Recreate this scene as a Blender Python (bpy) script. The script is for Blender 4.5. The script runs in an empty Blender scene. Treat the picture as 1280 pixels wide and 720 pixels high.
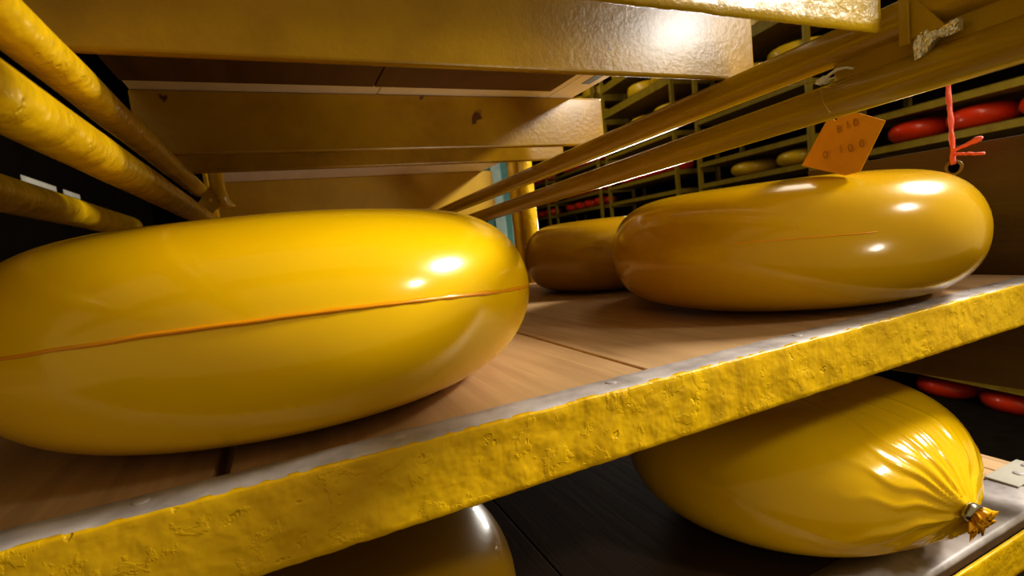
import bpy, bmesh, math, random
from mathutils import Vector, Matrix, noise
random.seed(7)
S = 0.01            # all numbers below are centimetres relative to the camera height
ZO = 1.25           # camera height above the floor in metres
col = bpy.context.scene.collection
sc = bpy.context.scene

def W(x, y, z): return Vector((x*S, y*S, z*S+ZO))

# ------------------------------------------------------------------ materials
def new_mat(name):
    m = bpy.data.materials.new(name); m.use_nodes = True
    nt = m.node_tree; nt.nodes.clear()
    out = nt.nodes.new('ShaderNodeOutputMaterial')
    p = nt.nodes.new('ShaderNodeBsdfPrincipled')
    nt.links.new(p.outputs[0], out.inputs[0])
    return m, nt, p

def coords(nt, scale=(1,1,1)):
    tc = nt.nodes.new('ShaderNodeTexCoord'); mp = nt.nodes.new('ShaderNodeMapping')
    mp.inputs['Scale'].default_value = scale
    nt.links.new(tc.outputs['Object'], mp.inputs[0]); return mp.outputs[0]

def tex_noise(nt, vec, scale, detail=4, rough=.55, dist=0):
    n = nt.nodes.new('ShaderNodeTexNoise'); n.inputs['Scale'].default_value = scale
    n.inputs['Detail'].default_value = detail; n.inputs['Roughness'].default_value = rough
    n.inputs['Distortion'].default_value = dist
    nt.links.new(vec, n.inputs['Vector']); return n.outputs['Fac']

def ramp(nt, fac, stops):
    r = nt.nodes.new('ShaderNodeValToRGB'); e = r.color_ramp.elements
    while len(e) < len(stops): e.new(.5)
    for i, (p, c) in enumerate(stops):
        e[i].position = p; e[i].color = (c[0], c[1], c[2], 1)
    nt.links.new(fac, r.inputs[0]); return r.outputs[0]

def bump(nt, p, h, strength, dist, prev=None):
    b = nt.nodes.new('ShaderNodeBump'); b.inputs['Strength'].default_value = strength
    b.inputs['Distance'].default_value = dist
    nt.links.new(h, b.inputs['Height'])
    if prev: nt.links.new(prev, b.inputs['Normal'])
    nt.links.new(b.outputs[0], p.inputs['Normal']); return b.outputs[0]

def mixc(nt, fac, a, b):
    m = nt.nodes.new('ShaderNodeMix'); m.data_type = 'RGBA'
    nt.links.new(fac, m.inputs[0])
    for v, i in ((a, 6), (b, 7)):
        if isinstance(v, tuple): m.inputs[i].default_value = (*v, 1)
        else: nt.links.new(v, m.inputs[i])
    return m.outputs[2]

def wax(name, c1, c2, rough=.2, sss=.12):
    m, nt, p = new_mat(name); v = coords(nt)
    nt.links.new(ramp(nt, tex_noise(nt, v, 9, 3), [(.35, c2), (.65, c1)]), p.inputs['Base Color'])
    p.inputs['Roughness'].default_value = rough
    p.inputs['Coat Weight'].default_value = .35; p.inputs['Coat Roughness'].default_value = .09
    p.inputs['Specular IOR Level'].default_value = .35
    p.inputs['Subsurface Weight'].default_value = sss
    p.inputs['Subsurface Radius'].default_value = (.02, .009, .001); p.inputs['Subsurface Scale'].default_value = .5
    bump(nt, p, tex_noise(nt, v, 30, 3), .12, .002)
    return m

def paint(name, c1, c2, rough=.35, bs=60, bstr=.5, bdist=.002, chips=True, coat=.0, lump=0):
    m, nt, p = new_mat(name); v = coords(nt)
    base = ramp(nt, tex_noise(nt, v, 14, 5, .6), [(.3, c2), (.62, c1)])
    if chips:
        ch = ramp(nt, tex_noise(nt, v, 38, 4, .5), [(.71, (0,0,0)), (.735, (1,1,1))])
        base = mixc(nt, ch, base, (.09, .035, .01))
    nt.links.new(base, p.inputs['Base Color'])
    p.inputs['Roughness'].default_value = rough
    p.inputs['Specular IOR Level'].default_value = .3
    p.inputs['Coat Weight'].default_value = coat; p.inputs['Coat Roughness'].default_value = .15
    prev = None
    if lump:
        fl = ramp(nt, tex_noise(nt, v, 55, 5, .6, .3), [(.56, (0,0,0)), (.60, (1,1,1))])
        prev0 = bump(nt, p, fl, .35, .0008)
        cr = ramp(nt, tex_noise(nt, v, 90, 3, .5, 0), [(.68, (1,1,1)), (.73, (0,0,0))])
        prev0 = bump(nt, p, cr, .6, .0012, prev0)
    if lump: prev = bump(nt, p, tex_noise(nt, v, lump, 3, .5, .1), .6, .006, prev0)
    bump(nt, p, tex_noise(nt, v, bs, 6, .6), bstr, bdist, prev)
    return m

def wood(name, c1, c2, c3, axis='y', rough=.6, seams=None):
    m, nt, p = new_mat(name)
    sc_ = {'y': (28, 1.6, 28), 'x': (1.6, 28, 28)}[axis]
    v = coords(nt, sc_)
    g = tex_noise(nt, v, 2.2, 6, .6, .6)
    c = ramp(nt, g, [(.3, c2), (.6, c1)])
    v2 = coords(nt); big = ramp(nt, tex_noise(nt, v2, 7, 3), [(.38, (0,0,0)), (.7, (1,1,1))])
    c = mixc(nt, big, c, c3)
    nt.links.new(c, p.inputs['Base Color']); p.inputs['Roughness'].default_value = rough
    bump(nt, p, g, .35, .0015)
    return m

def plain(name, c, rough=.5, metal=0, bs=40, bstr=.2, c2=None, emit=None):
    m, nt, p = new_mat(name); v = coords(nt)
    c2 = c2 or tuple(x*.7 for x in c)
    nt.links.new(ramp(nt, tex_noise(nt, v, bs*.4, 4), [(.3, c2), (.65, c)]), p.inputs['Base Color'])
    p.inputs['Roughness'].default_value = rough; p.inputs['Metallic'].default_value = metal
    if rough >= .8: p.inputs['Specular IOR Level'].default_value = 0.02
    bump(nt, p, tex_noise(nt, v, bs, 4), bstr, .001)
    if emit:
        p.inputs['Emission Color'].default_value = (*emit[0], 1); p.inputs['Emission Strength'].default_value = emit[1]
    return m

M = dict(
 cheese=wax('yellow_wax', (.84, .53, .003), (.78, .48, .002), .2),
 cheeseC=wax('shaded_wax', (.42, .235, .002), (.36, .20, .002), .3),  # darker copy of the wax, shade on rear and lower wheels mixed in
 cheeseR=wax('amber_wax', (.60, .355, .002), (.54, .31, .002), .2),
 seam=wax('seam_wax', (.82, .34, .002), (.78, .30, .002), .25),
 film=wax('film_orange', (.86, .42, .005), (.78, .33, .004), .2),
 red=wax('red_wax', (.85, .06, .006), (.72, .045, .004), .4, 0),
 far=wax('far_yellow_wax', (.80, .52, .02), (.72, .44, .015), .4, 0),
 flange=paint('yellow_flange_paint', (.78, .50, .004), (.62, .37, .003), .36, 120, .22, .0012, True, .1, lump=40),
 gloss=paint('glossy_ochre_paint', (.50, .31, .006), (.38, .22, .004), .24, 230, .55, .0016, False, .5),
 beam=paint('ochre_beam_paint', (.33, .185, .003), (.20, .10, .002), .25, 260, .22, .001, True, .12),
 pipe=paint('yellow_pipe_paint', (.66, .42, .006), (.50, .29, .004), .26, 130, .35, .0012, False, .3, lump=45),
 rail=paint('ochre_rail_paint', (.44, .28, .003), (.40, .25, .002), .22, 160, .05, .0005, False, .4),
 plank=wood('worn_plank_wood', (.50, .325, .17), (.31, .19, .09), (.40, .25, .12)),
 plankshade=wood('shaded_plank_wood', (.065, .032, .008), (.035, .016, .004), (.048, .023, .006), 'y', .85),  # brown taken down to put the shade under the shelf into the colour
 tray=wood('brown_tray_wood', (.16, .08, .014), (.09, .042, .008), (.13, .062, .011)),
 panel=wood('brown_side_panel_wood', (.115, .062, .008), (.07, .036, .005), (.09, .045, .006), 'y', .5),
 back=paint('back_batten_paint', (.46, .28, .01), (.36, .21, .008), .4, 60, .2, .001, False),
 zinc=plain('worn_grey_metal', (.50, .46, .46), .5, .1, 90, .35, (.27, .24, .24)),
 clip=plain('clip_metal', (.62, .58, .5), .25, 1.0, 60, .2),
 tag=plain('orange_card', (.78, .36, .004), .6, 0, 50, .1, (.70, .30, .003)),
 ink=plain('pencil_ink', (.50, .22, .008), .7, 0),
 string=plain('white_string', (.95, .93, .88), .5),
 thread=plain('yellowed_thread', (.5, .36, .07), .5),
 pink=plain('pink_string', (.95, .20, .15), .4, 0, 120, .5, (.85, .12, .08)),
 tape=plain('clear_tape', (.95, .92, .88), .22, .75, 150, 1.0, (.8, .76, .66)),
 farpost=paint('far_rack_paint', (.36, .25, .02), (.28, .18, .012), .45, 40, .2, .001, False),
 wall=plain('dark_wall', (.02, .014, .006), .8), floor=plain('floor_concrete', (.02, .015, .01), .8),
 white=wood('pale_board_wood', (.93, .84, .80), (.86, .76, .72), (.9, .8, .75)),
 blue=plain('blue_mark', (.32, .42, .8), .7),
 teal=plain('teal_panel', (.03, .14, .12), .5), teal2=plain('grey_panel', (.25, .33, .30), .5),
 pinkp=plain('pink_panel', (.8, .35, .4), .5),
 label=plain('plain_grey', (.35, .33, .28), .7, 0),
 hole=plain('rusty_hole_rim', (.28, .18, .06), .5),
 dark=plain('dark_gap', (.004, .0025, .001), 1.0),
)

# ------------------------------------------------------------------ object helpers
def put(name, bm, mat, parent=None, smooth=False, loc=None):
    me = bpy.data.meshes.new(name); bm.normal_update(); bm.to_mesh(me); bm.free()
    if isinstance(mat, (list, tuple)):
        for k in mat: me.materials.append(M[k])
    else: me.materials.append(M[mat])
    if smooth: me.polygons.foreach_set('use_smooth', [True]*len(me.polygons))
    o = bpy.data.objects.new(name, me); col.objects.link(o)
    if loc is not None: o.location = loc
    if parent:
        o.parent = parent
        o.matrix_parent_inverse = Matrix.Translation(-parent.location) if parent.rotation_euler.z == 0 else Matrix.Identity(4)
    return o

def tag(o, label=None, cat=None, group=None, kind=None):
    if label: o['label'] = label
    if cat: o['category'] = cat
    if group: o['group'] = group
    if kind: o['kind'] = kind
    return o

def empty(name, x, y, z, label, cat, group=None):
    o = bpy.data.objects.new(name, None); col.objects.link(o)
    o.location = W(x, y, z); o.empty_display_size = .02
    return tag(o, label, cat, group)

def boxbm(x0, x1, y0, y1, z0, z1, bev=.12, bm=None, seg=2):
    own = bm is None
    if own: bm = bmesh.new()
    r = bmesh.ops.create_cube(bm, size=1)
    for v in r['verts']:
        v.co = W(x0+(x1-x0)*(v.co.x+.5), y0+(y1-y0)*(v.co.y+.5), z0+(z1-z0)*(v.co.z+.5))
    if bev:
        es = list({e for v in r['verts'] for e in v.link_edges})
        bmesh.ops.bevel(bm, geom=es, offset=bev*S, segments=seg, affect='EDGES', profile=.5)
    return bm

def tube(pts, rad, seg=20, bm=None, caps=True, local=False):
    """pts in cm; rad float or list"""
    if bm is None: bm = bmesh.new()
    P = [Vector(p) for p in pts]; n = len(P)
    R = rad if isinstance(rad, (list, tuple)) else [rad]*n
    rings = []; up = None
    for i, p in enumerate(P):
        d = (P[min(i+1, n-1)]-P[max(i-1, 0)]).normalized()
        if up is None:
            up = Vector((0,0,1)) if abs(d.z) < .9 else Vector((1,0,0))
        a = d.cross(up).normalized(); b = a.cross(d).normalized(); up = b
        ring = []
        for k in range(seg):
            t = 2*math.pi*k/seg
            q = p+(a*math.cos(t)+b*math.sin(t))*R[i]
            ring.append(bm.verts.new(q*S if local else W(*q)))
        rings.append(ring)
    for i in range(n-1):
        for k in range(seg):
            bm.faces.new((rings[i][k], rings[i][(k+1)%seg], rings[i+1][(k+1)%seg], rings[i+1][k]))
    if caps:
        bm.faces.new(rings[0][::-1]); bm.faces.new(rings[-1])
    return bm

def wobbly(p0, p1, n, amp, seed=0):
    a, b = Vector(p0), Vector(p1); out = []
    for i in range(n+1):
        t = i/n; p = a.lerp(b, t)
        p += Vector((noise.noise(Vector((t*9, seed, 0))), noise.noise(Vector((t*9, seed, 5))), noise.noise(Vector((t*9, seed, 9)))))*amp
        out.append(p)
    return out

# ------------------------------------------------------------------ cheese wheels
def prof(t, R, H, m, n):
    c, s = math.cos(t), math.sin(t)
    return R*abs(c)**(2/m), H/2*math.copysign(abs(s)**(2/n), s)

def surf_r(z, R, H, m, n):
    return R*(1-min(1, abs(z/(H/2)))**n)**(1/m)

def wheel_bm(R, H, m, n, seg=128, rings=64, amp=.12, seed=0, disp=None):
    bm = bmesh.new(); rows = []
    # even arc-length parameterisation of the half profile
    ts = [-math.pi/2+math.pi*i/600 for i in range(601)]
    pp = [prof(t, R, H, m, n) for t in ts]
    L = [0]
    for i in range(1, 601): L.append(L[-1]+math.hypot(pp[i][0]-pp[i-1][0], pp[i][1]-pp[i-1][1]))
    pr = []; j = 0
    for k in range(1, rings):
        w = L[-1]*k/rings
        while L[j+1] < w: j += 1
        f = (w-L[j])/(L[j+1]-L[j]); pr.append((pp[j][0]+(pp[j+1][0]-pp[j][0])*f, pp[j][1]+(pp[j+1][1]-pp[j][1])*f))
    bot = bm.verts.new((0, 0, -H/2*S)); top = bm.verts.new((0, 0, H/2*S))
    for r, z in pr:
        row = []
        for a in range(seg):
            t = 2*math.pi*a/seg
            p = Vector((r*math.cos(t), r*math.sin(t), z))
            k = 1+amp/R*noise.noise(Vector((p.x*.09+seed, p.y*.09, p.z*.16)))
            p = Vector((p.x*k, p.y*k, p.z*(1+.012*noise.noise(Vector((p.x*.1, p.y*.1+seed, 3))) if z > 0 else p.z and 1)))
            if disp: p = disp(p, r, t)
            row.append(bm.verts.new(p*S))
        rows.append(row)
    for i in range(len(rows)-1):
        for a in range(seg):
            bm.faces.new((rows[i][a], rows[i][(a+1)%seg], rows[i+1][(a+1)%seg], rows[i+1][a]))
    for a in range(seg):
        bm.faces.new((bot, rows[0][(a+1)%seg], rows[0][a])); bm.faces.new((top, rows[-1][a], rows[-1][(a+1)%seg]))
    return bm

def cheese(x, y, z0, R, H, m, n, label, mat='cheese', seed=0, group=None, **k):
    o = put('waxed_cheese', wheel_bm(R, H, m, n, seed=seed, **k), mat, smooth=True, loc=W(x, y, z0+H/2))
    return tag(o, label, 'cheese', group)

def seam(parent, R, H, m, n, zf, a0, a1, rad, mat='seam', N=160, lab=None):
    pts = []; rr = []
    for i in range(N+1):
        a = a0+(a1-a0)*i/N; z = zf(a)
        r = surf_r(z, R, H, m, n)-rad*.15
        j = .05*noise.noise(Vector((a*9, 0, 1)))
        pts.append(Vector((r*math.cos(a), r*math.sin(a), z+j)))
        rr.append(rad*(.8+.35*noise.noise(Vector((a*25, 3, 0)))))
    if abs(a1-a0) < 6.2: rr[0] = rr[-1] = .01; rr[1] *= .5; rr[-2] *= .5
    bm = tube(pts, rr, 8, local=True)
    o = put('seam', bm, mat, smooth=True); o.parent = parent
    if lab: o['label'] = lab
    return o

ca = cheese(.4, 40.2, -9.2, 17.2, 12.1, 5.6, 1.95, 'large bright yellow cheese wheel in front at left with an orange seam around its side', seed=2)
seam(ca, 17.2, 12.1, 5.6, 1.95, lambda a: -.1+.95*max(0, math.cos(a+math.pi/2+.15))**2+.12*math.sin(a*3), 0, 2*math.pi, .13, lab='orange raised seam line')
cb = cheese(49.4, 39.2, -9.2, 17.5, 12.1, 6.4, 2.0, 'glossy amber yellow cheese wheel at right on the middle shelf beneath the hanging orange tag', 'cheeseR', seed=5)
seam(cb, 17.5, 12.1, 6.4, 2.0, lambda a: .9+.05*math.sin(a*4), math.radians(-165), math.radians(-118), .06, lab='short faint orange seam')
seam(cb, 17.5, 12.1, 6.4, 2.0, lambda a: -5.0, math.radians(-100), math.radians(-25), .07, mat='thread', lab='thin pale film edge near the bottom')
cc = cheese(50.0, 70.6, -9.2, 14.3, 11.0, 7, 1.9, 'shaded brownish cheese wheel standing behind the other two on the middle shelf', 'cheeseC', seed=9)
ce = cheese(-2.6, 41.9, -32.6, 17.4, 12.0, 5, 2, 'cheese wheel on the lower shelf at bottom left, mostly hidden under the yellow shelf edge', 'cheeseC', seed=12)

# bagged cheese with gathered film
DR, DH, Dm, Dn = 17.2, 12.9, 5.0, 2.0
ka = math.radians(-92); kz = .1
kr = surf_r(kz, DR, DH, Dm, Dn)
K = Vector((kr*math.cos(ka), kr*math.sin(ka), kz))
KN = Vector((math.cos(ka), math.sin(ka), -.30)).normalized()
KU = Vector((0,0,1)); KT = KN.cross(KU).normalized(); KU = KT.cross(KN).normalized()
random.seed(11)
folds = [(random.uniform(-math.pi, math.pi), random.uniform(.5, 1), random.uniform(4.5, 12)) for _ in range(52)]
def ddisp(p, r, t):
    v = p-K; d = v.length
    if d > 17: return p
    phi = math.atan2(v.dot(KU), v.dot(KT))
    phi2 = phi+.10*noise.noise(Vector((d*.35, phi*1.2, 0)))
    h = 0
    for a, s, l in folds:
        da = abs((phi2-a+math.pi) % (2*math.pi)-math.pi)
        w = .022+.16/(1+d)
        if da < 3*w and d < l*1.3:
            h += s*math.exp(-(da/w)**2)*min(1, d/1.2)*max(0, 1-d/(l*1.3))**.7
    base = p+KN*(1.0*math.exp(-(d/1.9)**1.3))
    nrm = Vector((p.x, p.y, p.z*1.6)).normalized()
    return base+nrm*(.26*h-.10*math.exp(-(d/5)**2))
cd = cheese(49.6, 40.0, -32.5, DR, DH, Dm, Dn, 'cheese wheel in gathered orange film with a metal clip, on the lower shelf at right', 'cheese', seed=15, seg=520, rings=190, disp=ddisp)
KP = K+KN*.9
def kpt(t, u, n): return KP+KT*t+KU*u+KN*n
bm = bmesh.new(); N = 26; ring0 = []
prev = None
for j in range(13):
    q = j/12; rr = .42+.15*q+1.15*q**1.3*(1 if q < .85 else 1.0)
    ring = []
    for i in range(52):
        a = 2*math.pi*i/52
        fold = 1+.33*q*math.sin(a*7+q*2)+.22*q*math.sin(a*13+1)
        c = kpt(rr*fold*math.cos(a)*.9-.75*q, rr*fold*math.sin(a)*.6-1.0*q*q, -.3+1.25*q)
        ring.append(bm.verts.new(c*S))
    if prev:
        for i in range(52): bm.faces.new((prev[i], prev[(i+1)%52], ring[(i+1)%52], ring[i]))
    prev = ring
cen = bm.verts.new(kpt(-.6, -1.0, .6)*S)
for i in range(52): bm.faces.new((prev[i], prev[(i+1)%52], cen))
o = put('film_tail', bm, 'film', smooth=True); o.parent = cd; o['label'] = 'crumpled orange film tail'
bm = bmesh.new()
for (w, hh, off) in ((1.0, .62, .0),):
    # closed band of metal wrapped round the neck
    outer = []; 
    for i in range(40):
        a = 2*math.pi*i/40
        x = 1.15*math.copysign(abs(math.cos(a))**.6, math.cos(a)); y = .72*math.copysign(abs(math.sin(a))**.6, math.sin(a))
        xr = x*math.cos(.5)-y*math.sin(.5); yr = x*math.sin(.5)+y*math.cos(.5)
        outer.append([bm.verts.new(kpt(xr*k, yr*k, n)*S) for k, n in ((1, -.1), (1.12, .12), (1.12, .42), (1, .62), (.8, .62), (.8, -.1))])
    for i in range(40):
        A, B = outer[i], outer[(i+1) % 40]
        for k in range(6): bm.faces.new((A[k], B[k], B[(k+1) % 6], A[(k+1) % 6]))
o = put('metal_clip', bm, 'clip', smooth=True); o.parent = cd; o['label'] = 'silver crimped metal clip'

# ------------------------------------------------------------------ angle iron flange
def strip(name, x0, x1, y0, y1, z0, z1, mat, parent, jit=.06, nx=260, nz=10, seed=0):
    """long bar along x, slightly uneven like layered old paint"""
    bm = bmesh.new(); prev = None
    sec = []
    b = .12
    # rounded rectangle section (y,z)
    for k in range(nz+1): sec.append((y0, z0+b+(z1-z0-2*b)*k/nz))
    sec += [(y0+b*.3, z1-b*.3), (y0+b, z1)]
    sec += [(y1-b, z1), (y1, z1-b), (y1, z0+b), (y1-b, z0), (y0+b, z0)]
    for i in range(nx+1):
        x = x0+(x1-x0)*i/nx; ring = []
        for (y, z) in sec:
            n1 = noise.noise(Vector((x*.55, z*.55, seed))); n2 = noise.noise(Vector((x*1.7, z*1.7, seed+4)))
            ring.append(bm.verts.new(W(x, y-(jit*n1+jit*.6*n2)*(1 if y < y0+b else 0), z+jit*.9*n2)))
        if prev:
            for k in range(len(sec)): bm.faces.new((prev[k], ring[k], ring[(k+1) % len(sec)], prev[(k+1) % len(sec)]))
        else: f0 = bm.faces.new(ring[::-1])
        prev = ring
    bm.faces.new(prev)
    bmesh.ops.recalc_face_normals(bm, faces=bm.faces)
    return put(name, bm, mat, parent, smooth=True)

def plank(x0, x1, y0, y1, z0, z1, mat, parent, bev=.12):
    o = put('plank', boxbm(x0, x1, y0, y1, z0, z1, bev), mat, parent)
    return o

# middle shelf ------------------------------------------------------
ms = empty('cheese_shelf', 20, 60, -11.2, 'middle plank shelf with thick yellow painted edge carrying three cheese wheels', 'shelf')
xs = [(-76, -52.1), (-52, -28.1), (-28, -4.1), (-3.4, 20.42), (20.66, 44.7), (44.8, 70.0)]
for a, b in xs: plank(a, b, 24.2, 98, -11.3, -9.25, 'plank', ms)
f = strip('front_flange', -76, 76, 23.57, 24.0, -13.1, -9.12, 'flange', ms, nx=500, nz=14); f['label'] = 'thick yellow edge with lumpy chipped paint'
# worn grey top leg with a ragged rear edge
bm = bmesh.new(); prev = None
for i in range(601):
    x = -76+152*i/600
    w = 25.95+.12*noise.noise(Vector((x*.8, 0, 0)))+.07*noise.noise(Vector((x*3.1, 2, 0)))
    ring = [bm.verts.new(W(x, yy, zz+.02*noise.noise(Vector((x*1.5, yy*2, 8))))) for yy, zz in ((23.66, -9.2), (23.72, -9.12), (24.3, -9.1), (25.1, -9.11), (w-.1, -9.12), (w, -9.2), (w, -9.26), (23.66, -9.26))]
    if prev:
        for k in range(8): bm.faces.new((prev[k], ring[k], ring[(k+1) % 8], prev[(k+1) % 8]))
    prev = ring
bmesh.ops.recalc_face_normals(bm, faces=bm.faces)
put('top_flange', bm, 'zinc', ms, smooth=True)['label'] = 'worn bare grey metal strip'
def screw(x, y, z, parent, r=.35):
    bm = bmesh.new(); bmesh.ops.create_uvsphere(bm, u_segments=16, v_segments=8, radius=r*S)
    for v in bm.verts: v.co.z *= .15; v.co += W(x, y, z)
    put('screw_head', bm, 'zinc', parent, smooth=True)
for x in (-6.5, 4.2, 17.0, 33.5, 47.5, 61): screw(x, 25.1, -9.1, ms)
for y in (40, 70, 95): put('support_batten', boxbm(-60, 69, y, y+3, -14.5, -11.3), 'plankshade', ms)

# lower shelf -------------------------------------------------------
ls = empty('cheese_shelf', 20, 60, -34.6, 'lower plank shelf with a grey metal lip in front of the clipped cheese bag', 'shelf')
for a, b in [(-76, -52.1), (-52, -28.1), (-28, -3.93), (-3.7, 20.48), (20.6, 44.7), (44.8, 72.4), (72.55, 76.2)]:
    plank(a, b, 24.6, 98, -34.6, -32.65, 'plankshade' if a < 40 else 'plank', ls)
strip('front_flange', -76, 78, 23.05, 23.45, -36.8, -32.95, 'flange', ls, nx=300, seed=9)['label'] = 'yellow painted edge'
bm = bmesh.new(); prev = None
sec = [(29.3, -32.62), (29.3, -32.5), (26.5, -32.47), (25.0, -32.45)]+[(24.5-.45*math.sin(math.radians(a)), -32.9+.45*math.cos(math.radians(a))) for a in range(0, 181, 20)]+[(25.0, -32.75), (27, -32.65)]
for i in range(301):
    x = -76+146*i/300
    ring = [bm.verts.new(W(x, yy+.04*noise.noise(Vector((x*.7, yy, 0))), zz)) for yy, zz in sec]
    if prev:
        for k in range(len(sec)): bm.faces.new((prev[k], ring[k], ring[(k+1) % len(sec)], prev[(k+1) % len(sec)]))
    prev = ring
bmesh.ops.recalc_face_normals(bm, faces=bm.faces)
put('metal_lip', bm, 'zinc', ls, smooth=True)['label'] = 'dull grey sheet metal lip with rounded edge'
put('corner_plate', boxbm(69.2, 76.5, 26.6, 29.6, -32.5, -32.25, .1), 'label', ls)['label'] = 'pale scuffed metal corner plate'
screw(72.6, 27.9, -32.2, ls, .5); screw(75.3, 28.2, -32.2, ls, .5)

# upper shelf front edge + tray --------------------------------------
us = empty('shelf_tray', 11, 60, 14.5, 'wooden tray overhead with brown and pale underside and ochre painted cross battens', 'shelf')
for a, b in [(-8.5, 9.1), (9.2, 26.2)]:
    plank(a, b, 26.6, 44.6, 13.95, 14.5, 'tray', us, .05)  # darker boards ending short of the pale ones above
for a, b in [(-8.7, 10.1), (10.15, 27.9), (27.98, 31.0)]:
    plank(a, b, 24.3, 60, 14.5, 16.0, 'white', us, .05)['label'] = 'pale upper board'
put('blue_stamp', boxbm(29.2, 30.1, 41.0, 43.6, 14.44, 14.52, 0), 'blue', us)['label'] = 'smudged blue mark'
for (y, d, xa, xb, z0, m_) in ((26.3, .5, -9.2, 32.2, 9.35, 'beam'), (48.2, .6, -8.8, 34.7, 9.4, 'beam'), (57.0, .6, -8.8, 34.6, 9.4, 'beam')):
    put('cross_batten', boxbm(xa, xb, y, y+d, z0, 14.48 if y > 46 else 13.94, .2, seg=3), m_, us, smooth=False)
ub = empty('shelf_tray', 17, 90, 14.5, 'farther wooden tray behind the overhead one, its back batten showing above the front cheese', 'shelf')
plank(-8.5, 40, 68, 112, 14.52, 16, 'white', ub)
put('cross_batten', boxbm(-8.4, 42, 98, 101, 5.8, 14.5, .2, seg=3), 'back', ub)
ue = empty('shelf_edge_bar', 0, 15.2, 7.9, 'glossy yellow shelf edge bar overhead, nearest the viewer, sparkling white at its right end', 'shelf edge')
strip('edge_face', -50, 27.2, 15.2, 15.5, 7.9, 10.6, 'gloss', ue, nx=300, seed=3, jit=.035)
put('top_flange', boxbm(-50, 27.2, 15.5, 16.8, 10.4, 10.6, .05), 'zinc', ue)

# rack frame ---------------------------------------------------------
rf = empty('rack_frame', 0, 100, -125, 'yellow painted tubular rack frame with pipes running back on both sides of the shelves', 'rack')
def pipe(name, p0, p1, r, mat, seed=0, n=40, amp=.05):
    return put(name, tube(wobbly(p0, p1, n, amp, seed), r, 28), mat, rf, smooth=True)
pipe('side_rail', (-6.6, 3, 8.1), (-6.6, 61.5, 8.45), .78, 'pipe', 1)
pipe('side_rail', (-6.6, 3, 5.45), (-6.6, 72, 5.7), .92, 'pipe', 2)
pipe('side_rail', (-20, 10, 8.3), (-20, 96, 8.0), 1.55, 'pipe', 3)
pipe('side_rail', (29.6, 2, 9.12), (29.6, 120, 5.9), .97, 'rail', 4, 20, .008)
pipe('side_rail', (29.6, 2, 6.4), (29.6, 120, 2.7), .97, 'rail', 5, 20, .008)
put('filler_bar', boxbm(29.3, 29.6, 2, 18.9, 6.8, 8.0, .05), 'rail', rf)
put('upright_strap', boxbm(28.45, 28.6, 14.7, 15.15, 7.25, 14, .04), 'rail', rf)
bm = bmesh.new()
vs = [bm.verts.new(W(28.6, y, z)) for y, z in ((14.7, 9.6), (14.7, 7.5), (13.3, 7.5))]+[bm.verts.new(W(28.75, y, z)) for y, z in ((14.7, 9.6), (14.7, 7.5), (13.3, 7.5))]
bm.faces.new(vs[:3]); bm.faces.new(vs[3:][::-1])
for i in range(3): bm.faces.new((vs[i], vs[(i+1) % 3], vs[3+(i+1) % 3], vs[3+i]))
bmesh.ops.recalc_face_normals(bm, faces=bm.faces)
put('gusset_plate', bm, 'rail', rf)
def post(x, y, r, mat, z0=-9.2, z1=60):
    return put('post', tube([(x, y, z0), (x, y, z0+5), (x, y, (z0+z1)/2), (x, y, z1)], r, 24), mat, rf, smooth=True)
post(47.8, 94.5, 1.5, 'pipe'); post(46.2, 97, 1.15, 'pipe')
post(-6.0, 67, .55, 'pipe', 6)
# short flared leg at the far left
put('post', tube([(-4.9, 62.5, 6.55), (-4.9, 62.5, 6.75), (-4.9, 62.5, 7.4), (-4.9, 62.5, 8.4), (-4.9, 62.5, 60)], [1.45, 1.4, .95, .75, .75], 24), 'pipe', rf, smooth=True)
bm = bmesh.new()
tri = ((-5.5, 8.6), (-6.7, 7.0), (-5.6, 5.9), (-4.9, 6.7))
A = [bm.verts.new(W(x, 60.6, z)) for x, z in tri]; B = [bm.verts.new(W(x, 61.0, z)) for x, z in tri]
bm.faces.new(A); bm.faces.new(B[::-1])
for i in range(4): bm.faces.new((A[i], A[(i+1) % 4], B[(i+1) % 4], B[i]))
bmesh.ops.recalc_face_normals(bm, faces=bm.faces)
g = put('gusset_plate', bm, 'rail', rf)
bm = bmesh.new(); bmesh.ops.create_uvsphere(bm, u_segments=14, v_segments=8, radius=.2*S)
for v in bm.verts: v.co += W(-5.55, 60.5, 7.2)
b_ = put('bolt', bm, 'flange', rf, smooth=True)
# side panel ---------------------------------------------------------
sp = empty('side_panel', 71, 60, -22, 'dark brown wooden side panel with a small hole, behind the right-hand cheese', 'panel')
bm = boxbm(0, 1.4, -36, -6.5, -22.2, 5.3, .08)
o = put('board', bm, 'panel', None)
# yaw slightly (about its own middle)
o.location = Vector((69.6*S, 56*S, 0)); o.rotation_euler.z = math.radians(4.5)
me_o = o
o.parent = sp; o.matrix_parent_inverse = Matrix.Translation(-sp.location)
bm = bmesh.new()
for i in range(24):
    pass
def disc_ring(cx, cy, cz, r0, r1, thick, name, mat, parent):
    bm = bmesh.new(); rows = []
    for i in range(28):
        a = 2*math.pi*i/28
        j = 1+.03*math.sin(a*3)
        rows.append([bm.verts.new(W(cx-d, cy+r*j*math.cos(a), cz+r*j*math.sin(a))) for r, d in ((r0, thick*.2), (r0*1.05, thick), (r1, thick), (r1, 0))])
    for i in range(28):
        A_, B_ = rows[i], rows[(i+1) % 28]
        for k in range(3): bm.faces.new((A_[k], B_[k], B_[k+1], A_[k+1]))
    bmesh.ops.recalc_face_normals(bm, faces=bm.faces)
    return put(name, bm, mat, parent, smooth=True)

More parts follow.
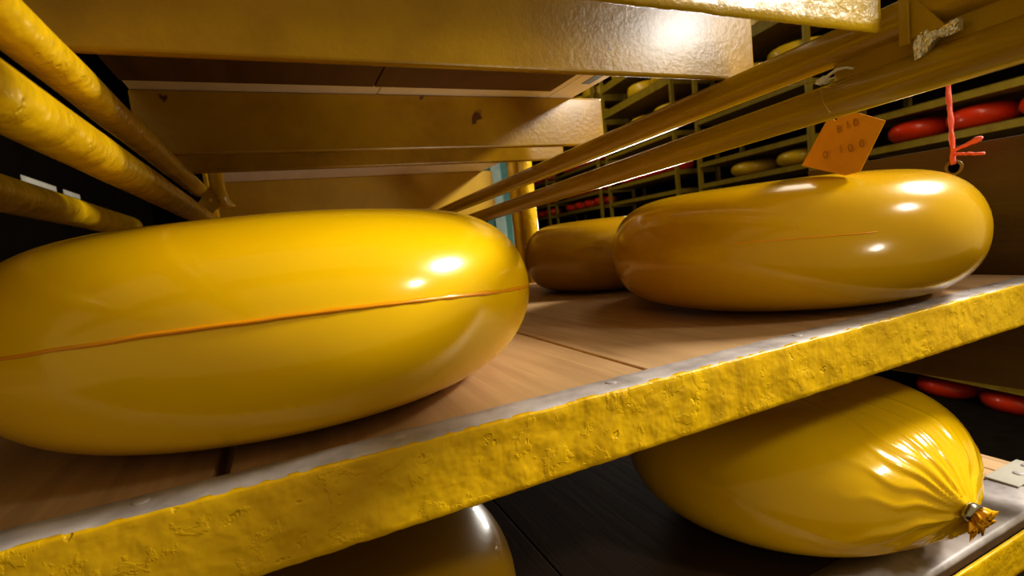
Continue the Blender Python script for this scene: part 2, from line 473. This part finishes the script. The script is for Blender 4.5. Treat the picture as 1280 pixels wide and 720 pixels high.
# ------------------------------------------------------------------ the room
def struct(name, x0, x1, y0, y1, z0, z1, mat):
    o = put(name, boxbm(x0, x1, y0, y1, z0, z1, 0), mat); tag(o, kind='structure'); return o
struct('floor', -300, 620, -160, 1250, -135, -125, 'floor')
struct('ceiling', -300, 620, 0, 1250, 290, 300, 'wall')
struct('wall_left', -310, -300, 0, 1250, -125, 290, 'wall')
struct('wall_right', 620, 630, 0, 1250, -125, 290, 'wall')
struct('wall_back', -300, 620, 1250, 1260, -125, 290, 'wall')

# ------------------------------------------------------------------ opposite rack
P = 330.0
U = Vector((.13356, .99104)); Nn = Vector((.99104, -.13356))
ang = math.atan2(U.y, U.x)-math.pi/2
def rk(s, d, z):   # s along the rack, d depth behind its front plane
    q = U*s+Nn*(P+d); return (q.x, q.y, z)
def obox(bm, s0, s1, d0, d1, z0, z1):
    r = bmesh.ops.create_cube(bm, size=1)
    for v in r['verts']:
        v.co = W(*rk(s0+(s1-s0)*(v.co.x+.5), d0+(d1-d0)*(v.co.y+.5), z0+(z1-z0)*(v.co.z+.5)))
    es = list({e for v in r['verts'] for e in v.link_edges})
    bmesh.ops.bevel(bm, geom=es, offset=.003, segments=1, affect='EDGES')
    return bm
bays = [(85, 272), (302, 434), (468, 621), (645, 812), (846, 1000)]
rows = {k: (.105+.0613*k)*P for k in range(-10, 11)}
rows[4] = .345*P; rows[5] = .462*P; rows[6] = .56*P; rows[7] = .66*P
used_rows = [-9, -8, -7, 0, 1, 2, 3, 4, 5, 6, 7]
DP = 54
baylab = ['opposite cheese rack bay nearest the camera, with red wheels behind the pink string',
          'opposite cheese rack bay behind the orange tag, holding two yellow wheels',
          'opposite cheese rack bay seen just above the right-hand cheese',
          'opposite cheese rack bay seen above the shaded rear cheese',
          'opposite cheese rack bay farthest away, beside the rack end post']
for bi, (s0, s1) in enumerate(bays):
    c = rk((s0+s1)/2, 0, -125)
    r_ = empty('cheese_rack', c[0], c[1], -125, baylab[bi], 'rack')
    for ss in (s0, s1-3.6):
        for dd in (0, DP-3): 
            bm = bmesh.new(); obox(bm, ss, ss+3.6, dd, dd+3, -125, 280 if 1 else 0); put('post', bm, 'farpost', r_)
    for k in used_rows:
        if k < 0 and bi > 2: continue
        bm = bmesh.new(); obox(bm, s0+3.6, s1-3.6, 0, DP, rows[k]-(9 if k in (5, 6) else 4.4), rows[k]); put('shelf_board', bm, 'farpost', r_)

small = wheel_bm(16, 12, 3.4, 2.2, seg=40, rings=18, amp=.15, seed=1)
me_r = bpy.data.meshes.new('red_cheese_wheel'); small.to_mesh(me_r); small.free()
me_r.polygons.foreach_set('use_smooth', [True]*len(me_r.polygons))
me_y = me_r.copy(); me_y.name = 'yellow_cheese_wheel'
big = wheel_bm(25, 14.5, 9, 3.4, seg=48, rings=24, amp=.3, seed=4)
me_b = bpy.data.meshes.new('large_yellow_cheese'); big.to_mesh(me_b); big.free()
me_b.polygons.foreach_set('use_smooth', [True]*len(me_b.polygons)); me_b.materials.append(M['far'])
me_r.materials.append(M['red']); me_y.materials.append(M['far'])
def far_cheese(s, k, color, R, label, group):
    o = bpy.data.objects.new('waxed_cheese', me_r if color == 'red' else (me_b if k > 3 else me_y)); col.objects.link(o)
    x, y, z = rk(s, R+1.5, rows[k])
    if k > 3 and color != 'red': f = R/25; o.scale = (f, f, 1); hz = 7.25
    else: f = R/16; o.scale = (f, f, 1.12); hz = 6*1.12
    o.location = W(x, y, z+hz); o.rotation_euler.z = random.uniform(0, 6)
    tag(o, label, 'cheese', group)
def fill(bi, k, color, R, label, group, start=None):
    s0, s1 = bays[bi]; s = (start if start else s0+5+R)
    while s+R < s1-4:
        far_cheese(s, k, color, R, label, group); s += 2*R+random.uniform(.6, 2.2)
rowname = {0: 'lowest visible row', 1: 'second visible row', 2: 'third visible row', 3: 'fourth visible row', 4: 'fifth visible row', 5: 'sixth visible row', 6: 'upper row', 7: 'top row', -8: 'row beneath the side panel'}
# nearest bay: reds behind the pink string, reds beneath the panel
fill(0, 0, 'red', 16.3, 'red waxed cheese wheel on the far rack behind the pink string', 'red cheeses behind the pink string', 170)
fill(0, -8, 'red', 17, 'red waxed cheese wheel on the far rack seen below the side panel at right', 'red cheeses seen below the side panel', 118)
far_cheese(330, 0, 'yellow', 19, 'yellow cheese wheel on the far rack just left of the orange tag', None)
far_cheese(383, 0, 'yellow', 20, 'yellow cheese wheel on the far rack between two posts, further left of the orange tag', None)
for bi in (3, 4):
    for k in (0, 1): fill(bi, k, 'red', 16.3, 'red cheese wheel on the distant rack above the shaded rear cheese', 'distant red cheeses above the rear cheese')
fill(2, 1, 'red', 16.3, 'red cheese wheel in the dark bay above the right-hand cheese', 'red cheeses in the dark far bay')
for bi in (3, 4): fill(bi, 3, 'red', 16.3, 'red cheese wheel on the far rack seen through the gap between the two rails', 'red cheeses seen between the rails')
for bi in (1, 2, 3):
    fill(bi, 4, 'yellow', 25, 'yellow cheese wheel high on the far rack just above the upper rail', 'yellow cheeses above the rails')
    fill(bi, 5, 'yellow', 25, 'yellow cheese wheel on the far rack between the ends of the overhead battens', 'yellow cheeses beside the overhead battens')
for bi in (2, 3, 4): fill(bi, 6, 'yellow' if bi != 4 else 'red', 22, 'cheese wheel high on the far rack beside the lit tray corner', 'high cheeses beside the tray corner')
for bi in (2, 3): fill(bi, 7, 'red', 16.3, 'red cheese wheel on the top row of the far rack, beneath the first batten', 'red cheeses on the top row')

# teal cabinet far behind the posts
tc = empty('locker', 140, 315, -125, 'teal and grey upright locker glimpsed beside the rack end post', 'locker')
put('body', boxbm(128, 146, 315, 335, -125, 62, .5), 'teal', tc)
put('door', boxbm(133, 140.5, 313.6, 315, -123, 60, .3), 'teal2', tc)

# near-black sheet added for the dark at left, with two grey strips
nb = empty('dark_backing', -41, 120, 5, 'near-black sheet added for the darkness behind the left-hand pipes', 'board')
put('board', boxbm(-42, -40.6, 40, 230, -12, 30, .1), 'dark', nb)
for y0, y1 in ((122, 138), (142, 152)):
    put('grey_strip', boxbm(-40.55, -40.4, y0, y1, 19.9, 21.0, .02), 'label', nb)['label'] = 'small grey strip'

# ------------------------------------------------------------------ hanging tag
tg = empty('price_tag', 43.2, 27.7, 7.2, 'orange card tag with faint pencilled marks hanging on a thread from the lower rail', 'tag')
poly = [(28.37, 7.27), (27.6, 7.55), (26.75, 7.4), (25.92, 7.08), (24.08, 6.0), (25.97, 2.5), (27.1, 2.35), (31.07, 3.83)]
bm = bmesh.new()
def tx(y, z): return 43.2-.25*math.sin((y-24)/7*math.pi)
hc = (27.72, 7.2)
top_, hole_ = [], []
from mathutils.geometry import tessellate_polygon
N = 16
outer = [Vector((0, y, z)) for y, z in poly]; inner = [Vector((0, hc[0]+.13*math.cos(2*math.pi*i/N), hc[1]-.12+.13*math.sin(2*math.pi*i/N))) for i in range(N)]
tris = tessellate_polygon([outer, inner]); allp = outer+inner
fr = [bm.verts.new(W(tx(p.y, p.z), p.y, p.z)) for p in allp]; bk = [bm.verts.new(W(tx(p.y, p.z)+.05, p.y, p.z)) for p in allp]
for t in tris:
    try: bm.faces.new([fr[i] for i in t]); bm.faces.new([bk[i] for i in reversed(t)])
    except ValueError: pass
for loop, off in ((len(outer), 0), (N, len(outer))):
    for i in range(loop):
        a, b = off+i, off+(i+1) % loop
        bm.faces.new((fr[a], fr[b], bk[b], bk[a]))
bmesh.ops.recalc_face_normals(bm, faces=bm.faces)
put('card', bm, 'tag', tg)
def glyph(ch, y, z, size, rot):
    cu = bpy.data.curves.new('glyph', 'FONT'); cu.body = ch; cu.size = size*S*1.35; cu.align_x = 'CENTER'; cu.align_y = 'CENTER'; cu.offset = .0001
    o = bpy.data.objects.new('tmp', cu); col.objects.link(o)
    dg = bpy.context.evaluated_depsgraph_get(); me = bpy.data.meshes.new_from_object(o.evaluated_get(dg))
    bpy.data.objects.remove(o)
    me.materials.clear(); me.materials.append(M['ink'])
    # text x -> -Y world, text y -> Z world (reads from the -X side)
    R_ = Matrix(((0, 0, -1), (-1, 0, 0), (0, 1, 0)))
    Rr = Matrix.Rotation(rot, 3, 'X')
    for v in me.vertices: v.co = (Rr @ (R_ @ v.co))+W(tx(y, z)-.04, y, z)
    g = bpy.data.objects.new('written_mark', me); col.objects.link(g); g.parent = tg; g.matrix_parent_inverse = Matrix.Translation(-tg.location)
for ch, y, z in (('8', 27.45, 6.15), ('1', 26.75, 6.3), ('0', 26.15, 6.35)): glyph(ch, y, z, .62, -.15)
for ch, y, z in (('0', 28.7, 4.3), ('1', 27.35, 4.5), ('0', 26.6, 4.45), ('0', 25.75, 4.62)): glyph(ch, y, z, .66, -.15)
_W, _S = W, S
KS = .66
def W(x, y, z): return _W(x*KS, y*KS, z*KS)
st = empty('knotted_string', 28.5, 19.1, 7.0, 'white string knotted in the gap between the two right-hand rails, holding the orange tag', 'string')
put('thread', tube([(43.3, 28.97, 10.5), (43.1, 28.95, 9.6), (43.0, 28.7, 8.6), (43.05, 28.3, 7.8)], .022, 8), 'thread', st, smooth=True)
bm = bmesh.new(); bmesh.ops.create_icosphere(bm, subdivisions=3, radius=.28*S)
for v in bm.verts:
    d = 1+.35*noise.noise(v.co*620); v.co = v.co*d; v.co.y *= 1.3; v.co.z *= .8; v.co += W(43.5, 28.97, 10.55)
put('knot', bm, 'string', st, smooth=True)
put('tail', tube([(43.4, 28.9, 10.5), (43.2, 28.3, 10.75), (43.2, 27.6, 10.98), (43.3, 26.9, 10.9), (43.4, 26.4, 10.65)], [.12, .13, .12, .10, .08], 10), 'string', st, smooth=True)
put('tail', tube([(43.4, 28.9, 10.4), (43.2, 28.2, 10.4), (43.2, 27.8, 10.45)], [.06, .05, .04], 10), 'string', st, smooth=True)
put('tail', tube([(43.6, 29.0, 10.6), (43.5, 29.8, 10.7), (43.4, 30.6, 10.78), (43.4, 31.4, 10.95), (43.5, 32.2, 11.2)], [.06, .05, .05, .04, .03], 10), 'thread', st, smooth=True)

# crinkled tape on the rails
bm = bmesh.new(); prev = None
tp = [(22.1, 10.5, .75), (21.7, 10.7, .85), (21.2, 10.9, .7), (20.9, 11.0, .35), (20.6, 11.05, .28), (20.3, 11.1, .4), (19.9, 11.15, .45), (19.4, 11.2, .42)]
for i in range(36):
    q = i/35*(len(tp)-1); j = min(int(q), len(tp)-2); f_ = q-j
    y = tp[j][0]*(1-f_)+tp[j+1][0]*f_; z = tp[j][1]*(1-f_)+tp[j+1][1]*f_; w = tp[j][2]*(1-f_)+tp[j+1][2]*f_
    ring = []
    for k in range(9):
        t = k/8*2-1; nn = noise.noise(Vector((y*4, t*3, 1)))
        ring.append(bm.verts.new(W(43.35+.25*nn-.12*(1-t*t), y+.1*nn, z+w*t)))
    for k in range(8, -1, -1):
        t = k/8*2-1; ring.append(bm.verts.new(W(43.8, y, z+w*t*.9)))
    if prev:
        for k in range(18): bm.faces.new((prev[k], prev[(k+1) % 18], ring[(k+1) % 18], ring[k]))
    else: bm.faces.new(ring)
    prev = ring
bm.faces.new(prev[::-1]); bmesh.ops.recalc_face_normals(bm, faces=bm.faces)
o = put('tape_strip', bm, 'tape', None, smooth=False); tag(o, 'crinkled shiny clear tape stuck over the gap between the two rails at upper right', 'tape')

W = _W
put('thread', tube([(43.05*.66, 28.3*.66, 7.8*.66), (31.5, 20.3, 5.45), (37, 23.7, 6.2), (43.15, 27.75, 7.15)], .03, 8), 'thread', st, smooth=True)
# pink string tied through the panel hole
hx = 68.9
disc_ring(68.45, 31.4, 2.75, .55, .85, .12, 'hole_rim', 'hole', sp)['label'] = 'worn rim of the hole'
bm = bmesh.new(); bmesh.ops.create_circle(bm, cap_ends=True, segments=20, radius=.6*S)
for v in bm.verts: v.co = Vector((0, v.co.x, v.co.y))+W(68.42, 31.4, 2.75)
put('hole', bm, 'dark', sp)['label'] = 'dark round hole'
ps = empty('pink_string', 68.3, 31.4, 3.2, 'pink plastic string tied through the hole in the side panel, hanging below the rail', 'string')
put('strand', tube(wobbly((68.25, 31.35, 3.1), (68.2, 31.75, 14.8), 26, .07, 3), [.24+.05*math.sin(i*1.3) for i in range(27)], 8), 'pink', ps, smooth=True)
put('strand', tube(wobbly((68.15, 31.3, 4.4), (68.1, 31.9, 14.8), 26, .08, 8), [.17+.05*math.sin(i*1.7) for i in range(27)], 8), 'pink', ps, smooth=True)
put('tail', tube(wobbly((68.1, 31.2, 4.6), (67.9, 28.6, 5.45), 10, .12, 5), [.18, .17, .16, .17, .2, .22, .24, .3, .34, .3, .1], 8), 'pink', ps, smooth=True)
put('tail', tube(wobbly((68.1, 31.2, 4.2), (67.9, 28.5, 3.75), 10, .1, 6), .16, 8), 'pink', ps, smooth=True)

# ------------------------------------------------------------------ lights
def area(name, loc, target, size, power, color=(1, 1, 1), sy=None):
    l = bpy.data.lights.new(name, 'AREA'); l.energy = power; l.color = color; l.size = size*S
    if sy: l.shape = 'RECTANGLE'; l.size_y = sy*S
    o = bpy.data.objects.new(name, l); col.objects.link(o); o.location = W(*loc)
    o.rotation_euler = (W(*target)-W(*loc)).to_track_quat('-Z', 'Y').to_euler(); return o
area('key_lamp', (178, -10, 102), (30, 35, 0), 40, 50, (1, .94, .82), 24)
area('side_lamp', (82, -33, 40), (25, 26, 12), 10, 2.2, (1, .95, .88), 7)
sl = bpy.data.lights.new('underside_fill', 'SPOT'); sl.energy = 9; sl.color = (1, .93, .84); sl.spot_size = math.radians(32); sl.spot_blend = 1; sl.shadow_soft_size = .06
so = bpy.data.objects.new('underside_fill', sl); col.objects.link(so); so.location = W(45, -50, -14)  # unseen spot added to brighten the tray underside and batten ends
so.rotation_euler = (W(25, 46, 15)-W(45, -50, -14)).to_track_quat('-Z', 'Y').to_euler()
area('aisle_lamp', (240, 290, -2), (30, 40, 5), 60, 22, (1, .95, .86), 32)
area('rack_lamp', (215, 120, 220), (330, 200, 20), 60, 25, (1, .9, .75), 300)
area('rack_lamp_far', (250, 500, 240), (400, 600, 40), 60, 24, (1, .9, .75), 300)
w = bpy.data.worlds.new('world'); sc.world = w; w.use_nodes = True
w.node_tree.nodes['Background'].inputs[0].default_value = (1, .80, .42, 1); w.node_tree.nodes['Background'].inputs[1].default_value = .33

# ------------------------------------------------------------------ camera
cd_ = bpy.data.cameras.new('camera'); cam = bpy.data.objects.new('camera', cd_); col.objects.link(cam)
cd_.lens = 36*637/1280; cd_.sensor_width = 36; cd_.clip_start = .005; cd_.clip_end = 50
C = [(0.90430878, -0.13371037, 0.40539754), (-0.41396101, -0.04282355, 0.90928677), (-0.1042205, -0.99009478, -0.09407659)]
m = Matrix(((C[0][0], -C[0][1], -C[0][2], 0), (C[1][0], -C[1][1], -C[1][2], 0), (C[2][0], -C[2][1], -C[2][2], 0), (0, 0, 0, 1)))
m.translation = Vector((0, 0, ZO)); cam.matrix_world = m
cd_.dof.use_dof = True; cd_.dof.focus_distance = .31; cd_.dof.aperture_fstop = 15
sc.camera = cam
sc.view_settings.view_transform = 'Standard'; sc.view_settings.look = 'Medium High Contrast'
sc.view_settings.exposure = .12
